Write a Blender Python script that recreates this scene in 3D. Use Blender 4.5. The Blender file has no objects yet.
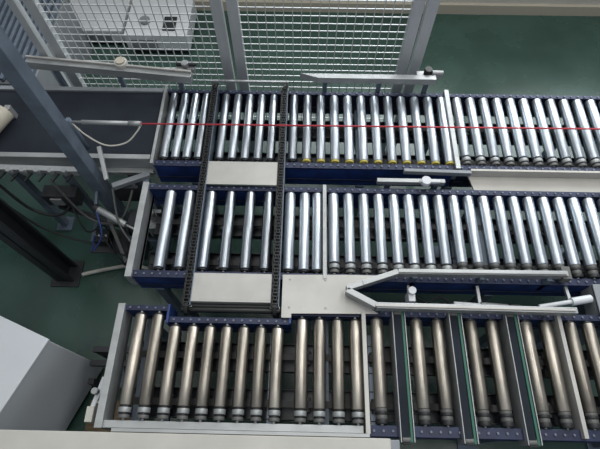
import bpy, bmesh, math, random
from mathutils import Vector, Matrix
random.seed(4)
S=bpy.context.scene
# ---------------------------------------------------------------- camera
D=math.radians(63.2); PSI=math.radians(1.2)
cam=bpy.data.cameras.new("camera"); cam.sensor_width=36; cam.lens=467/600*36
co=bpy.data.objects.new("camera",cam); S.collection.objects.link(co)
co.location=(0,0,2.8); co.rotation_euler=(math.radians(90)-D,0,PSI)
cam.clip_start=0.01
S.camera=co
# ---------------------------------------------------------------- materials
def mat(name,col,rough=.5,metal=0,noise=0.0,nscale=20,stretch=(1,1,1),island=0.0,bump=0,rvar=0.0,col2=None,spec=None):
    m=bpy.data.materials.new(name); m.use_nodes=True
    nt=m.node_tree; b=nt.nodes["Principled BSDF"]
    b.inputs["Base Color"].default_value=(*col,1); b.inputs["Roughness"].default_value=rough; b.inputs["Metallic"].default_value=metal
    if spec is not None: b.inputs["Specular IOR Level"].default_value=spec
    if noise or rvar or bump:
        tc=nt.nodes.new("ShaderNodeTexCoord"); mp=nt.nodes.new("ShaderNodeMapping"); mp.inputs["Scale"].default_value=stretch
        n=nt.nodes.new("ShaderNodeTexNoise"); n.inputs["Scale"].default_value=nscale; n.inputs["Detail"].default_value=5
        nt.links.new(tc.outputs["Object"],mp.inputs[0]); nt.links.new(mp.outputs[0],n.inputs["Vector"])
        if noise:
            r=nt.nodes.new("ShaderNodeValToRGB"); r.color_ramp.elements[0].position=.35; r.color_ramp.elements[1].position=.65
            c2=col2 if col2 else tuple(min(1,c*(1+noise)) for c in col)
            c1=tuple(c*(1-noise) for c in col) if not col2 else col
            r.color_ramp.elements[0].color=(*c1,1); r.color_ramp.elements[1].color=(*c2,1)
            nt.links.new(n.outputs["Fac"],r.inputs[0]); src=r.outputs[0]
            if island:
                g=nt.nodes.new("ShaderNodeNewGeometry"); mr=nt.nodes.new("ShaderNodeMapRange")
                mr.inputs["To Min"].default_value=1-island; mr.inputs["To Max"].default_value=1.0
                nt.links.new(g.outputs["Random Per Island"],mr.inputs["Value"])
                vm=nt.nodes.new("ShaderNodeVectorMath"); vm.operation='SCALE'
                nt.links.new(src,vm.inputs[0]); nt.links.new(mr.outputs[0],vm.inputs["Scale"]); src=vm.outputs[0]
            nt.links.new(src,b.inputs["Base Color"])
        if rvar:
            mr=nt.nodes.new("ShaderNodeMapRange"); mr.inputs["To Min"].default_value=max(0,rough-rvar); mr.inputs["To Max"].default_value=rough+rvar
            nt.links.new(n.outputs["Fac"],mr.inputs["Value"]); nt.links.new(mr.outputs[0],b.inputs["Roughness"])
        if bump:
            bp=nt.nodes.new("ShaderNodeBump"); bp.inputs["Strength"].default_value=bump; bp.inputs["Distance"].default_value=.003
            nt.links.new(n.outputs["Fac"],bp.inputs["Height"]); nt.links.new(bp.outputs[0],b.inputs["Normal"])
    return m
STEEL=mat("roller_steel",(.50,.54,.58),.30,1,.12,22,(1,.3,1),.40,0,.04)
STEELW=mat("roller_steel_warm_worn",(.46,.42,.36),.36,1,.24,18,(1,.35,1),.45,0,.06)  # warm brown reflection put into the base colour, plus worn per-roller variation
STEELB=mat("roller_steel_white",(.57,.62,.67),.36,.9,.10,22,(1,.3,1),.28,0,.04)
COLLAR=mat("roller_collar",(.11,.11,.105),.5,.3)
COLLARL=mat("roller_collar_light",(.30,.31,.31),.45,.5)
BOLT=mat("rail_bolt",(.12,.135,.17),.45,.6)
BLACK=mat("black_rubber",(.010,.010,.011),.5)
YEL=mat("yellow_bearing",(.45,.37,.07),.5)
BLUE=mat("blue_profile",(.016,.042,.165),.45,.1,.3,12)
DBLUE=mat("dark_blue_rail",(.016,.022,.055),.45,.3,.25,14)
ALU=mat("aluminium",(.36,.37,.37),.45,.55,.10,20,(.3,1,1))
FALU=mat("fence_aluminium",(.54,.56,.57),.45,.4,.05,20,(1,1,.3))
ALUM=mat("satin_plate",(.42,.41,.385),.5,.35,.07,8)
CREAM=mat("cream_sheet",(.47,.455,.41),.5,0,.05,6)
BELT=mat("belt_slate",(.018,.022,.030),.8,0,.15,6,spec=.15)
CHAIN=mat("chain_steel",(.045,.045,.045),.4,.8)
GREEN=mat("green_strip",(.015,.11,.07),.5)
GAL=mat("galvanised",(.12,.15,.19),.5,.3,.15,12)
DARKP=mat("dark_grey_paint",(.020,.022,.026),.5,.1,.1,8)
WHITE=mat("white_paint",(.60,.62,.64),.45,0,.02,4)
CABW=mat("cabinet_paint",(.52,.54,.56),.45,0,.03,3)
MESHM=mat("zinc_wire",(.52,.54,.54),.45,.3)
GREYL=mat("light_grey",(.21,.225,.24),.5,.1,.06,8)
RED=mat("red_rope",(.48,.04,.055),.6)
CORD=mat("pale_cord",(.5,.48,.42),.7)
BEIGE=mat("beige_plastic",(.45,.41,.33),.5)
WOOD=mat("brown_board",(.14,.095,.05),.7,0,.25,12,(1,6,1))
FLOOR=mat("floor_green",(.036,.076,.060),.27,0,.2,2.2,(1,1,1),0,.05,.06)
WALL=mat("wall_paint",(.52,.50,.45),.7,0,.04,3)
# ---------------------------------------------------------------- builder
class B:
    def __init__(s): s.bm=bmesh.new(); s.mats=[]
    def mi(s,m):
        if m not in s.mats: s.mats.append(m)
        return s.mats.index(m)
    def box(s,x0,x1,y0,y1,z0,z1,m):
        s.prism([(x0,y0),(x1,y0),(x1,y1),(x0,y1)],z0,z1,m)
    def prism(s,poly,z0,z1,m):
        a=[s.bm.verts.new((p[0],p[1],z0)) for p in poly]; b=[s.bm.verts.new((p[0],p[1],z1)) for p in poly]
        n=len(poly); k=s.mi(m)
        fs=[s.bm.faces.new(b),s.bm.faces.new(a[::-1])]
        for i in range(n): fs.append(s.bm.faces.new([a[i],a[(i+1)%n],b[(i+1)%n],b[i]]))
        for f in fs: f.material_index=k
    def bar(s,p0,p1,w,h,m):
        p0=Vector(p0);p1=Vector(p1); d=(p1-p0).normalized()
        u=Vector((0,0,1)) if abs(d.z)<.95 else Vector((0,1,0))
        r=d.cross(u).normalized(); u=r.cross(d).normalized(); k=s.mi(m)
        vs=[[s.bm.verts.new(p+r*a*w/2+u*b*h/2) for a,b in ((-1,-1),(1,-1),(1,1),(-1,1))] for p in (p0,p1)]
        fs=[s.bm.faces.new(vs[0][::-1]),s.bm.faces.new(vs[1])]
        for i in range(4): fs.append(s.bm.faces.new([vs[0][i],vs[0][(i+1)%4],vs[1][(i+1)%4],vs[1][i]]))
        for f in fs: f.material_index=k
    def tube(s,pts,r,m,seg=14,caps=True):
        pts=[Vector(p) for p in pts]; k=s.mi(m); rings=[]; n=len(pts)
        rs=r if isinstance(r,(list,tuple)) else [r]*n
        last=None
        for i,p in enumerate(pts):
            d=(pts[min(i+1,n-1)]-pts[max(i-1,0)]).normalized()
            if last is None:
                u=Vector((0,0,1)) if abs(d.z)<.9 else Vector((1,0,0))
            else: u=last
            a=d.cross(u).normalized(); u=a.cross(d).normalized(); last=u
            rings.append([s.bm.verts.new(p+(a*math.cos(t)+u*math.sin(t))*rs[i]) for t in [2*math.pi*j/seg for j in range(seg)]])
        for i in range(n-1):
            for j in range(seg):
                f=s.bm.faces.new([rings[i][j],rings[i][(j+1)%seg],rings[i+1][(j+1)%seg],rings[i+1][j]]); f.smooth=True; f.material_index=k
        if caps:
            for rr in (rings[0][::-1],rings[-1]):
                f=s.bm.faces.new(rr); f.material_index=k
    def done(s,name,bevel=0):
        bmesh.ops.recalc_face_normals(s.bm,faces=s.bm.faces)
        me=bpy.data.meshes.new(name); s.bm.to_mesh(me); s.bm.free()
        for m in s.mats: me.materials.append(m)
        o=bpy.data.objects.new(name,me); S.collection.objects.link(o)
        if bevel:
            md=o.modifiers.new("bevel",'BEVEL'); md.width=bevel; md.segments=2; md.limit_method='ANGLE'; md.angle_limit=math.radians(50)
        return o
def spline(pts,n=8):
    P=[Vector(p) for p in pts]; P=[P[0]]+P+[P[-1]]; out=[]
    for i in range(1,len(P)-2):
        for k in range(n):
            t=k/n; a,b,c,d=P[i-1],P[i],P[i+1],P[i+2]
            out.append(.5*((2*b)+(-a+c)*t+(2*a-5*b+4*c-d)*t*t+(-a+3*b-3*c+d)*t**3))
    out.append(P[-2]); return out
ZR=.775; R=.025
def roller(b,x,y0,y1,m=STEEL,r=R,style=""):
    g=.008
    y0+=g; y1-=g
    b.tube([(x,y0-.02,ZR),(x,y1+.02,ZR)],.007,COLLARL,6)
    ya=y0
    if style=="yellow":
        b.tube([(x,y0,ZR),(x,y0+.012,ZR)],r*.9,YEL,20); ya=y0+.012
    elif style=="collar":
        b.tube([(x,y0,ZR),(x,y0+.018,ZR)],r*.98,BLACK,20)
        b.tube([(x,y0+.018,ZR),(x,y0+.035,ZR)],r*.88,COLLAR,20)
        b.tube([(x,y0+.035,ZR),(x,y0+.047,ZR)],r*.98,BLACK,20)
        b.tube([(x,y0+.047,ZR),(x,y0+.060,ZR)],r*.9,COLLAR,20); ya=y0+.060
    elif style=="light":
        b.tube([(x,y0,ZR),(x,y0+.014,ZR)],r*.9,COLLAR,20)
        b.tube([(x,y0+.014,ZR),(x,y0+.022,ZR)],r*.8,BLACK,20)
        b.tube([(x,y0+.022,ZR),(x,y0+.042,ZR)],r*.97,COLLARL,20)
        b.tube([(x,y0+.042,ZR),(x,y0+.050,ZR)],r*.85,BLACK,20); ya=y0+.050
    else:
        b.tube([(x,y0,ZR),(x,y0+.010,ZR)],r*.8,BLACK,20); ya=y0+.010
    yb=y1-.008
    b.tube([(x,yb,ZR),(x,y1,ZR)],r*.8,BLACK,20)
    b.tube([(x,ya,ZR),(x,ya+.003,ZR),(x,yb-.003,ZR),(x,yb,ZR)],[r*.94,r,r,r*.94],m,28)
def rail(b,x0,x1,y0,y1,m=BLUE,zb=.62,pitch=.0375,dots=True):
    """side profile: panel, top flange, dark slot with a row of hex bolts"""
    b.box(x0,x1,y0,y1,zb,.775,m)
    ym=(y0+y1)/2
    b.box(x0,x1,y0-.003,y1+.003,.775,.785,DBLUE)
    b.box(x0,x1,y0-.004,y0-.0005,zb+.05,zb+.06,DBLUE)
    if dots:
        x=x0+.02
        while x<x1-.01:
            b.tube([(x,ym,.785),(x,ym,.790)],.006,BOLT,6); x+=pitch
def leg(b,x,y,z=.62,s=.04):
    b.box(x-s/2,x+s/2,y-s/2,y+s/2,.012,z,GAL); b.box(x-.05,x+.05,y-.05,y+.05,0,.012,GAL)
def under(b,x0,x1,y0,y1):
    """drive channels, belts and cross members added to darken the gaps below the rollers"""
    w=y1-y0
    for t in (.22,.72):
        yc=y0+w*t
        b.box(x0,x1,yc-.06,yc+.06,.60,.612,DARKP)  # dark channel floor, added so the roller gaps look shaded
        b.box(x0,x1,yc-.062,yc-.058,.60,.64,DARKP); b.box(x0,x1,yc+.058,yc+.062,.60,.64,DARKP)
        b.box(x0+.02,x1-.02,yc-.015,yc+.015,.655,.662,BLACK)
        x=x0+.06
        while x<x1-.05:
            b.tube([(x,yc-.03,.635),(x,yc+.03,.635)],.018,COLLAR,12); x+=.149
    x=x0+.2
    while x<x1-.1:
        b.bar((x,y0,.625),(x,y1,.625),.03,.02,GAL); x+=.447
# ---------------------------------------------------------------- room
b=B(); b.box(-5,5,-3,3.6,-.05,0,FLOOR); b.done("floor")
b=B(); b.box(-5,5,3.52,3.62,0,1.2,WALL); b.box(-5,5,3.52,3.62,3.9,4.6,WALL)
for x in (-5,-1.7,1.6,4.7): b.box(x,x+.3,3.52,3.62,1.2,3.9,WALL)
b.done("wall_back")
b=B(); b.box(-5,5,3.49,3.52,0,.09,BEIGE); b.done("baseboard_back")
for i,(xa,xb) in enumerate(((-4.7,-1.7),(-1.4,1.6),(1.9,4.7))):
    b=B()
    for x in (xa+.03,(xa+xb)/2,xb-.03): b.box(x-.03,x+.03,3.54,3.60,1.2,3.9,ALU)
    for z in (1.23,2.4,3.87): b.box(xa,xb,3.545,3.595,z-.03,z+.03,ALU)
    b.done("window_%d"%(i+1))
# ---------------------------------------------------------------- row 1 (far) roller conveyor
Y10,Y11=1.375,1.84
b=B()
rail(b,-.79,.775,Y10-.028,Y10); rail(b,-.79,.775,Y11,Y11+.018,DBLUE)
rail(b,.785,2.1,Y10-.028,Y10,DBLUE); rail(b,.785,2.1,Y11,Y11+.018,DBLUE)
under(b,-.78,2.05,Y10,Y11)
for x in (-.742,-.682,-.622,-.562): roller(b,x,Y10,Y11,STEEL,.0235)
for i in range(5): roller(b,-.452+i*.067,Y10,Y11,STEEL,.023)
for i in range(12): roller(b,-.07+i*.0745,Y10,Y11,STEELB if i>2 else STEEL,.0245,"yellow" if i>0 else "")
b.box(.768,.792,Y10-.03,Y11+.03,.70,.806,ALU)
x=.838
while x<2.05: roller(b,x,Y10,Y11,STEELB,.025,"light"); x+=.0745
b.box(-.80,-.785,Y10-.03,Y11+.03,.70,.806,ALU)
for x in (-.6,.3,.78,1.6):
    leg(b,x,Y10-.014); leg(b,x,Y11+.014); b.box(x-.02,x+.02,Y10,Y11,.62,.66,GAL)
# cream cover panel
b.prism([(.845,1.345),(2.1,1.345),(2.1,1.232),(.87,1.232)],.735,.745,CREAM)
b.box(.845,2.1,1.335,1.347,.74,.80,CREAM); b.box(.87,2.1,1.226,1.234,.64,.745,CREAM)
b.done("roller_conveyor",.0012)
# ---------------------------------------------------------------- row 2
Y20,Y21=.765,1.205
b=B()
rail(b,-.79,.085,Y20-.028,Y20); rail(b,-.79,.085,Y21,Y21+.022)
rail(b,.105,2.0,Y20-.028,Y20,BLUE); rail(b,.105,2.0,Y21,Y21+.022)
under(b,-.78,1.95,Y20,Y21)
b.box(-.815,-.785,Y20-.035,Y21+.03,.68,.80,ALU)
for x in (-.672,-.577,-.468,-.37,-.272,-.18,-.072,0,.062): roller(b,x,Y20,Y21,STEELB if x<-.5 or x>-.1 else STEEL,.0255)
b.box(.088,.106,Y20-.03,Y21+.028,.70,.806,ALU)
x=.142;i=0
while x<1.95:
    roller(b,x,Y20,Y21,STEELB,.0255,"collar" if i>7 else "light"); x+=.0745; i+=1
for x in (-.7,.1,.9,1.7):
    leg(b,x,Y20-.014); leg(b,x,Y21+.014); b.box(x-.02,x+.02,Y20,Y21,.62,.66,GAL)
b.done("roller_conveyor",.0012)
# ---------------------------------------------------------------- row 3
Y30,Y31=.128,.575
b=B()
b.box(-.815,-.785,Y30-.03,Y31+.03,.68,.80,ALU)
rail(b,-.785,-.59,Y31+.006,Y31+.024)
b.box(-.595,-.585,.52,Y31+.03,.66,.80,BLUE)
rail(b,-.585,-.055,.53,.550); b.box(-.06,-.05,.53,Y31,.66,.795,BLUE)
rail(b,-.05,.25,Y31-.005,Y31+.01,BLUE,.7,.0375,False)
rail(b,.27,2.0,Y31,Y31+.02)
b.box(-.785,.25,Y30-.028,Y30,.62,.785,ALU); rail(b,.27,2.0,Y30-.035,Y30,BLUE)
under(b,-.78,1.95,Y30,Y31-.05)
for x in (-.713,-.635): roller(b,x,Y30,Y31,STEELW,.0265,"light")
for x in (-.555,-.476,-.402,-.329,-.254,-.181,-.108): roller(b,x,Y30,.525,STEELW,.0255,"light")
for x in (-.003,.074,.152,.23): roller(b,x,Y30,Y31-.01,STEELW,.0265,"light")
b.box(.256,.274,Y30-.03,Y31+.02,.70,.806,ALUM)
for x in (.325,.497,.588,.735,.826,.975,1.062): roller(b,x,Y30,Y31,STEELW,.0265,"collar")
b.box(1.105,1.122,Y30-.03,Y31+.02,.70,.808,ALUM)
for x in (1.168,1.247,1.326,1.405,1.484,1.56): roller(b,x,Y30,Y31,STEELW,.0265,"collar")
for x in (-.7,.1,.9,1.6):
    leg(b,x,Y30-.014); leg(b,x,Y31-.03); b.box(x-.02,x+.02,Y30,Y31,.62,.66,GAL)
b.box(-.74,.27,.085,.098,.70,.812,ALU)
b.done("roller_conveyor",.0012)
# belt lanes between row-3 rollers
for xl in (.417,.662,.907):
    b=B()
    b.box(xl-.028,xl-.024,.07,.60,.72,.812,ALU); b.box(xl+.024,xl+.028,.07,.60,.72,.812,ALU)
    b.box(xl-.024,xl+.024,.07,.60,.74,.798,DARKP)
    b.box(xl+.012,xl+.022,.07,.60,.798,.807,GREEN); b.box(xl-.022,xl+.008,.07,.60,.798,.804,BELT)
    for yy in (.08,.585): b.tube([(xl-.02,yy,.79),(xl+.02,yy,.79)],.016,COLLAR,18)
    b.done("strip_belt_lane",.001)
# ---------------------------------------------------------------- chain transfer
b=B()
def chain(b,x,y0,y1,z):
    p=.0165; n=int((y1-y0)/p)
    for i in range(n):
        y=y0+i*p; w=.011 if i%2 else .0075
        for s_ in (-1,1): b.box(x+s_*w-.0016,x+s_*w+.0016,y-.002,y+p+.002,z-.006,z+.006,CHAIN)
        b.tube([(x-.014,y,z),(x+.014,y,z)],.0045,CHAIN,8)
YA,YB=.60,1.875
for x in (-.515,-.124):
    b.box(x-.014,x+.014,YA,YB,.735,.800,DARKP); b.box(x-.019,x-.014,YA,YB,.73,.808,DARKP); b.box(x+.014,x+.019,YA,YB,.73,.808,GAL)
    chain(b,x,YA-.005,YB,.812)
    for yy in (YA,YB):
        b.tube([(x-.008,yy,.775),(x+.008,yy,.775)],.038,CHAIN,24); b.tube([(x-.022,yy,.775),(x+.022,yy,.775)],.012,COLLARL,12)
b.box(-.497,-.142,1.225,1.362,.80,.806,ALUM)
b.box(-.497,-.142,.628,.752,.80,.806,ALUM)
b.box(-.497,-.142,.618,.628,.76,.806,ALUM)
b.bar((-.53,1.875,.84),(-.11,1.875,.84),.012,.012,ALU)
for x in (-.53,-.11): b.bar((x,1.875,.72),(x,1.875,.846),.012,.012,ALU)
b.tube([(-.54,.59,.775),(-.10,.59,.775)],.014,CHAIN,14)
b.box(-.53,-.11,.603,.612,.72,.78,DARKP)
for x in (-.515,-.124):
    for y in (.61,1.29): b.box(x-.012,x+.012,y-.012,y+.012,0,.735,GAL)
b.done("chain_transfer_unit",.0006)
# ---------------------------------------------------------------- merge plate
b=B()
b.prism([(-.094,.752),(.19,.757),(.43,.757),(.195,.673),(.33,.578),(-.05,.572),(-.05,.553),(-.094,.553)],.797,.803,ALUM)
b.box(-.094,.19,.735,.74,.70,.797,ALUM)
for p in ((-.06,.6),(-.06,.73),(.1,.6),(.1,.73)): b.tube([(p[0],p[1],.803),(p[0],p[1],.806)],.005,COLLARL,8)
b.bar((.0,.66,.66),(.0,.66,.797),.05,.05,GAL); b.box(-.03,.03,.63,.69,0,.66,GAL)
b.done("merge_transfer_plate",.001)
b=B()
P=[(.19,.675,.84),(.26,.70,.84),(.42,.757,.84),(1.17,.762,.84)]
for a,c in zip(P[:-1],P[1:]): b.bar(a,c,.024,.045,ALU)
b.bar((.42,.750,.864),(1.16,.755,.864),.005,.004,COLLAR)
for x in (.5,.8,1.1): b.box(x-.012,x+.012,.737,.765,.70,.83,GAL)
b.box(1.15,1.19,.74,.80,.80,.85,COLLAR)
b.done("guide_rail",.002)
b=B()
P=[(.19,.668,.84),(.315,.60,.84),(1.17,.594,.84)]
for a,c in zip(P[:-1],P[1:]): b.bar(a,c,.026,.045,ALU)
b.bar((.31,.597,.866),(1.16,.593,.866),.010,.006,ALUM)
for x in (.35,.7,1.05): b.box(x-.012,x+.012,.585,.602,.68,.83,GAL)
b.done("guide_rail",.002)
# ---------------------------------------------------------------- guard rails at far edge
b=B()
b.prism([(-.04,1.885),(.06,1.852),(.70,1.852),(.70,1.885)],.86,.90,ALU)
for x in (.1,.4,.66): b.box(x-.012,x+.012,1.865,1.885,.65,.87,GAL)
b.tube([(.66,1.91,.88),(.66,1.91,.92)],.022,BLACK,16); b.box(.60,.74,1.895,1.93,.86,.885,ALU)
b.tube([(.68,1.90,.90),(.74,1.90,.90)],.014,ALU,12)
b.done("guard_rail",.002)
b=B()
b.bar((-1.56,1.95,.88),(-.63,1.855,.88),.04,.05,ALU); b.bar((-1.56,1.965,.912),(-.63,1.87,.912),.012,.012,ALUM)
for t in (.15,.55,.92):
    x=-1.56+.93*t; y=1.95-.095*t; b.box(x-.012,x+.012,y-.012,y+.012,.0,.87,GAL)
b.box(-.72,-.62,1.90,1.94,.87,.90,ALU); b.tube([(-.67,1.92,.90),(-.67,1.92,.93)],.02,COLLARL,16)
b.tube([(-.72,1.925,.91),(-.61,1.925,.91)],.01,BLACK,10)
b.tube([(-1.02,1.92,.90),(-1.02,1.92,.93)],.035,CREAM,24); b.tube([(-1.02,1.92,.93),(-1.02,1.92,.94)],.026,BEIGE,24)
b.done("guard_rail",.002)
# side guard between rows 1 and 2
b=B()
b.bar((.36,1.262,.80),(.70,1.262,.80),.022,.03,ALU)
for x in (.42,.66): b.box(x-.012,x+.012,1.25,1.275,.62,.79,GAL)
b.tube([(.60,1.25,.81),(.60,1.25,.84)],.024,WHITE,18); b.bar((.57,1.25,.825),(.67,1.25,.825),.016,.016,WHITE)
b.bar((.5,1.325,.80),(.84,1.318,.80),.018,.03,GREYL)
b.done("sensor_bracket_rail",.002)
# ---------------------------------------------------------------- belt conveyor (far left)
b=B()
b.box(-3.0,-.80,1.40,1.825,.72,.79,BELT)
b.tube([(-.840,1.40,.752),(-.840,1.825,.752)],.036,BELT,24)
b.box(-3.0,-.805,1.37,1.398,.66,.805,ALU); b.box(-3.0,-.805,1.828,1.855,.66,.80,GREYL)
b.box(-3.0,-.805,1.34,1.37,.69,.72,ALU)
for x in (-2.4,-1.6,-.95):
    leg(b,x,1.385,.66); leg(b,x,1.84,.66)
b.done("belt_conveyor",.002)
# ---------------------------------------------------------------- safety fence
b=B()
YF=2.0
def post(x,w=.04): b.box(x-w/2,x+w/2,YF-.02,YF+.02,0,2.05,FALU)
for x in (-1.375,-.455,-.375,.535,.605): post(x,.055)
for x in (-1.465,): post(x,.04)
for xa,xb in ((-1.352,-.478),(-.352,.512)):
    b.box(xa,xb,YF-.015,YF+.015,2.01,2.05,FALU); b.box(xa,xb,YF-.015,YF+.015,.18,.22,FALU)
    n=int((xb-xa)/.046)
    for i in range(1,n+1):
        x=xa+(xb-xa)*i/(n+1); b.bar((x,YF,.2),(x,YF,2.03),.0045,.0045,MESHM)
    z=.25
    while z<2.0: b.bar((xa,YF+.004,z),(xb,YF+.004,z),.0045,.0045,MESHM); z+=.046
for x in (-1.375,-.455,-.375,.535,.605,-1.465): b.box(x-.04,x+.04,YF-.04,YF+.04,0,.01,GAL)
b.done("safety_fence")
# ---------------------------------------------------------------- pull cord
b=B()
b.tube([(-.80,1.44,1.0),(2.3,1.46,1.0)],.004,RED,8)
b.tube([(-1.14,1.445,1.0),(-.80,1.44,1.0)],.006,ALU,10); b.tube([(-1.09,1.444,1.0),(-.86,1.441,1.0)],.011,ALU,12)
b.tube([(-.86,1.441,1.0),(-.80,1.44,1.0)],.013,COLLARL,12)
b.tube(spline([(-1.15,1.45,1.0),(-1.08,1.40,.96),(-.98,1.36,.93),(-.88,1.37,.94),(-.82,1.41,.98),(-.80,1.44,1.0)]),.004,CORD,8)
b.tube([(-1.15,1.445,.7),(-1.15,1.445,1.02)],.012,GAL,12)
b.done("emergency_pull_cord")
# ---------------------------------------------------------------- mezzanine posts
b=B()
def ibeam(b,x,y,w,m,h=3.6):
    t=.012
    b.box(x-w/2,x+w/2,y-w/2,y-w/2+t,0,h,m); b.box(x-w/2,x+w/2,y+w/2-t,y+w/2,0,h,m); b.box(x-t/2,x+t/2,y-w/2,y+w/2,0,h,m)
    b.box(x-w*.8,x+w*.8,y-w*.8,y+w*.8,0,.012,m)
b.box(-1.130,-1.065,1.255,1.325,0,3.6,GAL); b.box(-1.17,-1.03,1.22,1.36,0,.012,GAL)
b.done("mezzanine_post",.003)
b=B(); ibeam(b,-1.50,1.03,.11,DARKP); b.done("mezzanine_post",.002)
# ---------------------------------------------------------------- cabinet lower left
b=B()
ang=math.radians(-22)
def rot(px,py,cx,cy): return (cx+px*math.cos(ang)-py*math.sin(ang),cy+px*math.sin(ang)+py*math.cos(ang))
cx,cy=-1.135,.455   # far right corner
def rc(x0,x1,y0,y1): return [rot(x0,y0,cx,cy),rot(x1,y0,cx,cy),rot(x1,y1,cx,cy),rot(x0,y1,cx,cy)]
b.prism(rc(-.7,0,-.6,0),.04,.70,CABW)
b.prism(rc(-.7,.006,-.6,.006),.70,.715,CABW)
b.prism(rc(-.68,-.02,-.58,-.02),0,.04,BLACK)
b.done("control_cabinet",.004)
# ---------------------------------------------------------------- near bench top
b=B()
b.box(-2.2,.345,-.6,.082,.80,.835,CREAM); b.box(-2.2,.345,.062,.084,.76,.80,GREYL)
b.box(.30,.38,-.6,.078,.78,.83,GREYL)
for x in (-2.0,.2):
    for y in (-.5,.03): b.box(x-.025,x+.025,y-.025,y+.025,0,.80,GAL)
b.done("work_table",.003)
# ---------------------------------------------------------------- things behind fence
b=B()
b.box(-2.9,-1.78,2.15,3.0,0,.5,GREYL)
x=-2.88
while x<-1.8: b.bar((x,2.16,.52),(x,2.99,.52),.022,.03,GAL); x+=.045
b.done("louvred_machine_cover",.002)
b=B()
b.box(-1.45,-.95,2.95,3.40,0.05,.20,WHITE); b.box(-1.41,-1.2,2.935,2.95,.08,.17,GREYL)
b.box(-1.15,-1.05,3.0,3.15,.20,.215,DARKP); b.tube([(-1.3,3.1,.2),(-1.3,3.1,.23)],.04,GREYL,20)
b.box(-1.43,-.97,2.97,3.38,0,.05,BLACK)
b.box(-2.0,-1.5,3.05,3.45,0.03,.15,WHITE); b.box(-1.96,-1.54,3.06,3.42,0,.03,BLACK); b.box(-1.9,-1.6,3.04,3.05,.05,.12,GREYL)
b.done("white_machine_housing",.006)
# ---------------------------------------------------------------- drive gear & cables under left
b=B()
b.tube([(-.98,1.16,.46),(-.84,1.16,.46)],.055,DARKP,24)
for i in range(6): b.tube([(-.97+i*.02,1.16,.46),(-.963+i*.02,1.16,.46)],.064,BLACK,24)
b.box(-.85,-.79,1.10,1.22,.40,.54,ALU); b.box(-.95,-.88,1.10,1.20,.52,.57,DARKP)
b.tube([(-.82,1.16,.54),(-.82,1.16,.62)],.02,ALU,14)
b.box(-1.0,-.80,1.09,1.23,.36,.40,GAL); b.box(-.92,-.88,1.14,1.18,0,.36,GAL)
for pts,r,m in (([(-1.02,1.15,.2),(-1.0,1.12,.3),(-.98,1.13,.46)],.008,BLACK),
    ([(-1.1,1.15,.02),(-1.0,1.05,.2),(-.85,1.05,.40)],.007,BLACK)):
    b.tube(spline(pts),r,m,8)
b.done("gear_motor",.003)
b=B()
b.bar((-1.75,1.30,.80),(-1.15,1.29,.80),.03,.04,ALU); b.bar((-1.05,1.40,.86),(-1.0,1.24,.80),.02,.025,ALU)
b.bar((-1.0,1.25,.72),(-.82,1.33,.72),.03,.03,GREYL); b.bar((-.80,1.28,.70),(-.80,.80,.70),.03,.03,GAL)
for i in range(8):
    x=-1.70+i*.07; b.tube([(x,1.27,.80),(x,1.27,.84)],.013,COLLARL,12); b.bar((x,1.23,.79),(x+.04,1.31,.79),.008,.01,BLACK)
b.bar((-1.25,1.31,0),(-1.25,1.31,.79),.03,.03,GAL); b.bar((-.84,1.30,0),(-.84,1.30,.71),.03,.03,GAL)
b.box(-1.02,-.88,1.255,1.275,.56,.70,DARKP); b.box(-1.40,-1.22,1.22,1.29,.56,.66,DARKP); b.box(-1.36,-1.30,1.21,1.22,.58,.64,COLLARL)
b.bar((-1.38,1.25,.5),(-.80,1.10,.42),.025,.025,DARKP); b.bar((-1.1,1.20,.5),(-1.0,.98,.35),.02,.02,COLLAR)
# air cylinder, valve block and drip tray hung from the rail
b.box(-1.24,-1.02,1.05,1.20,.30,.315,DARKP); b.box(-1.20,-1.12,1.09,1.16,.315,.38,BLACK); b.bar((-1.24,1.30,.32),(-1.24,1.12,.31),.02,.02,GAL)
for i in range(4): b.tube([(-1.19+i*.02,1.12,.38),(-1.19+i*.02,1.12,.40)],.007,COLLARL,10)
b.tube([(-1.10,1.17,.62),(-.95,1.10,.58)],.018,COLLARL,14); b.tube([(-.95,1.10,.58),(-.88,1.07,.565)],.007,ALU,10); b.tube([(-1.12,1.18,.625),(-1.10,1.17,.62)],.022,BLACK,14)
b.bar((-1.11,1.28,.66),(-1.11,1.17,.62),.015,.02,GAL); b.box(-.90,-.83,.93,1.03,.50,.60,DARKP); b.bar((-.86,.98,.6),(-.80,.98,.69),.02,.02,GAL)
for pts,r,m in (([(-1.6,1.25,.78),(-1.5,1.2,.55),(-1.35,1.2,.5),(-1.25,1.3,.6)],.008,BLACK),
    ([(-1.3,1.25,.78),(-1.2,1.18,.5),(-1.0,1.14,.55),(-.9,1.28,.70)],.007,COLLAR),
    ([(-1.7,1.25,.78),(-1.5,1.15,.45),(-1.2,1.1,.3),(-.95,1.05,.35),(-.81,1.0,.69)],.006,BLACK),
    ([(-1.28,1.24,.6),(-1.22,1.12,.45),(-1.15,1.18,.4),(-1.1,1.08,.35),(-1.0,1.0,.4),(-.9,1.02,.5),(-.81,1.1,.69)],.005,BLACK),
    ([(-1.19,1.12,.40),(-1.16,1.0,.45),(-1.08,1.05,.55),(-1.11,1.17,.63)],.005,BLUE),
    ([(-1.15,1.12,.40),(-1.05,1.0,.3),(-.95,.95,.4),(-.87,.96,.55)],.006,BLACK),
    ([(-1.0,1.24,.72),(-.98,1.1,.6),(-.9,1.0,.55),(-.82,.95,.69)],.006,COLLAR)):
    b.tube(spline(pts),r,m,8)
b.done("side_guide_rail",.002)
b=B()
b.tube(spline([(-1.4,1.02,.02),(-1.25,1.06,.02),(-1.1,1.085,.02),(-.95,1.06,.02),(-.8,1.0,.02)]),.012,CREAM,12)
b.done("floor_hose")
b=B()
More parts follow.
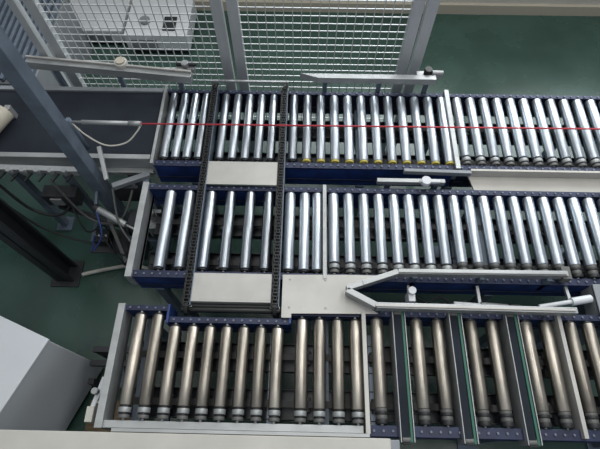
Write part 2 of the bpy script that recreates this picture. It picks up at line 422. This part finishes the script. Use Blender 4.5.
b.tube([(-1.68,1.42,.86),(-1.60,1.62,.86)],.05,BEIGE,28); b.tube([(-1.685,1.41,.86),(-1.595,1.63,.86)],.015,COLLARL,12)
b.bar((-1.685,1.405,.79),(-1.685,1.405,.87),.03,.03,ALU); b.bar((-1.59,1.64,.79),(-1.59,1.64,.87),.03,.03,ALU)
b.done("beige_guide_drum",.001)
b=B()
b.tube([(-1.82,1.23,.62),(-1.82,1.23,.70)],.08,BLACK,30); b.tube([(-1.82,1.23,.70),(-1.82,1.23,.71)],.035,GREYL,20); b.tube([(-1.82,1.23,0),(-1.82,1.23,.62)],.025,GAL,14)
b.done("drive_wheel",.002)
# floor-level support frame lower-left and board
b=B()
for y,z in ((.50,.30),(.43,.30),(.34,.20)):
    b.bar((-1.10,y,z),(-.80,y,z),.03,.03,DARKP)
b.bar((-.95,.33,.2),(-.95,.51,.3),.03,.03,GAL)
for x in (-1.08,-.83):
    for y in (.50,.34): b.box(x-.015,x+.015,y-.015,y+.015,0,.30,DARKP)
b.done("support_frame",.002)
b=B()
b.box(-1.12,-.86,.05,.26,0,.14,WOOD); b.box(-1.125,-.995,.045,.265,.14,.146,WOOD); b.box(-.99,-.855,.045,.265,.14,.146,WOOD)
b.done("cardboard_box",.002)
b=B()
b.tube([(-.86,.24,.70),(-.86,.24,.76)],.014,COLLARL,12); b.bar((-.87,.16,.72),(-.84,.30,.72),.02,.02,WHITE); b.bar((-.86,.20,.72),(-.80,.20,.72),.012,.012,ALU)
b.box(-.875,-.845,.12,.18,.70,.76,CREAM)
b.done("photo_sensor_left",.002)  # photoelectric sensor, same kind as the ones between rows
# ---------------------------------------------------------------- sensors between rows 2/3 right
b=B()
b.tube([(.485,.685,.78),(.485,.685,.82)],.018,WHITE,18); b.box(.47,.50,.64,.69,.72,.80,WHITE); b.bar((.485,.735,.74),(.485,.66,.74),.012,.012,ALU)
b.done("photo_sensor",.002)
b=B()
b.tube([(.68,.645,.76),(.92,.632,.76)],.010,WHITE,14); b.tube([(.80,.64,.76),(.92,.632,.76)],.015,COLLARL,16)
b.bar((.80,.735,.75),(.80,.63,.75),.014,.014,ALU)
b.done("photo_sensor",.001)
b=B()
b.tube([(1.05,.632,.78),(1.22,.662,.78)],.010,WHITE,14); b.tube([(1.20,.658,.78),(1.29,.675,.78)],.018,WHITE,18); b.bar((1.2,.735,.76),(1.2,.655,.77),.014,.014,ALU)
b.done("photo_sensor",.001)
b=B()
b.tube(spline([(.5,.70,.72),(.62,.66,.66),(.70,.69,.62),(.66,.72,.62),(.60,.68,.60),(.7,.63,.55),(.9,.68,.6),(1.0,.65,.62),(1.2,.67,.70)]),.005,BLACK,8)
b.tube(spline([(.9,.63,.74),(1.0,.66,.70),(1.1,.62,.62),(1.2,.66,.64),(1.29,.66,.66)]),.006,COLLAR,8)
b.done("cable_bundle")
b=B()
b.box(1.30,1.62,.60,.735,.79,.805,GREYL); b.box(1.30,1.32,.60,.735,.70,.80,ALU); b.box(1.34,1.40,.52,.60,.81,.84,BLUE)
b.box(1.33,1.6,.62,.70,.0,.79,GAL)
b.done("junction_plate",.002)
# ---------------------------------------------------------------- lights
def area(name,loc,tgt,sx,sy,e,col=(1,1,1)):
    l=bpy.data.lights.new(name,'AREA'); l.shape='RECTANGLE'; l.size=sx; l.size_y=sy; l.energy=e; l.color=col
    o=bpy.data.objects.new(name,l); S.collection.objects.link(o); o.location=loc
    o.rotation_euler=(Vector(tgt)-Vector(loc)).to_track_quat('-Z','Y').to_euler()
for i,x in enumerate((-2.6,-.2,2.2)):
    area("ceiling_light",(x,3.0,5.5),(x,3.0,0),.6,7,(40,95,130)[i],(1,.99,.96))
area("window_light",(2.5,6.0,4.0),(.8,1.2,.5),7,2.6,540,(.92,.97,1))
w=bpy.data.worlds.new("world"); S.world=w; w.use_nodes=True
bg=w.node_tree.nodes["Background"]; bg.inputs[0].default_value=(.82,.90,1,1); bg.inputs[1].default_value=.36
S.view_settings.view_transform='Standard'
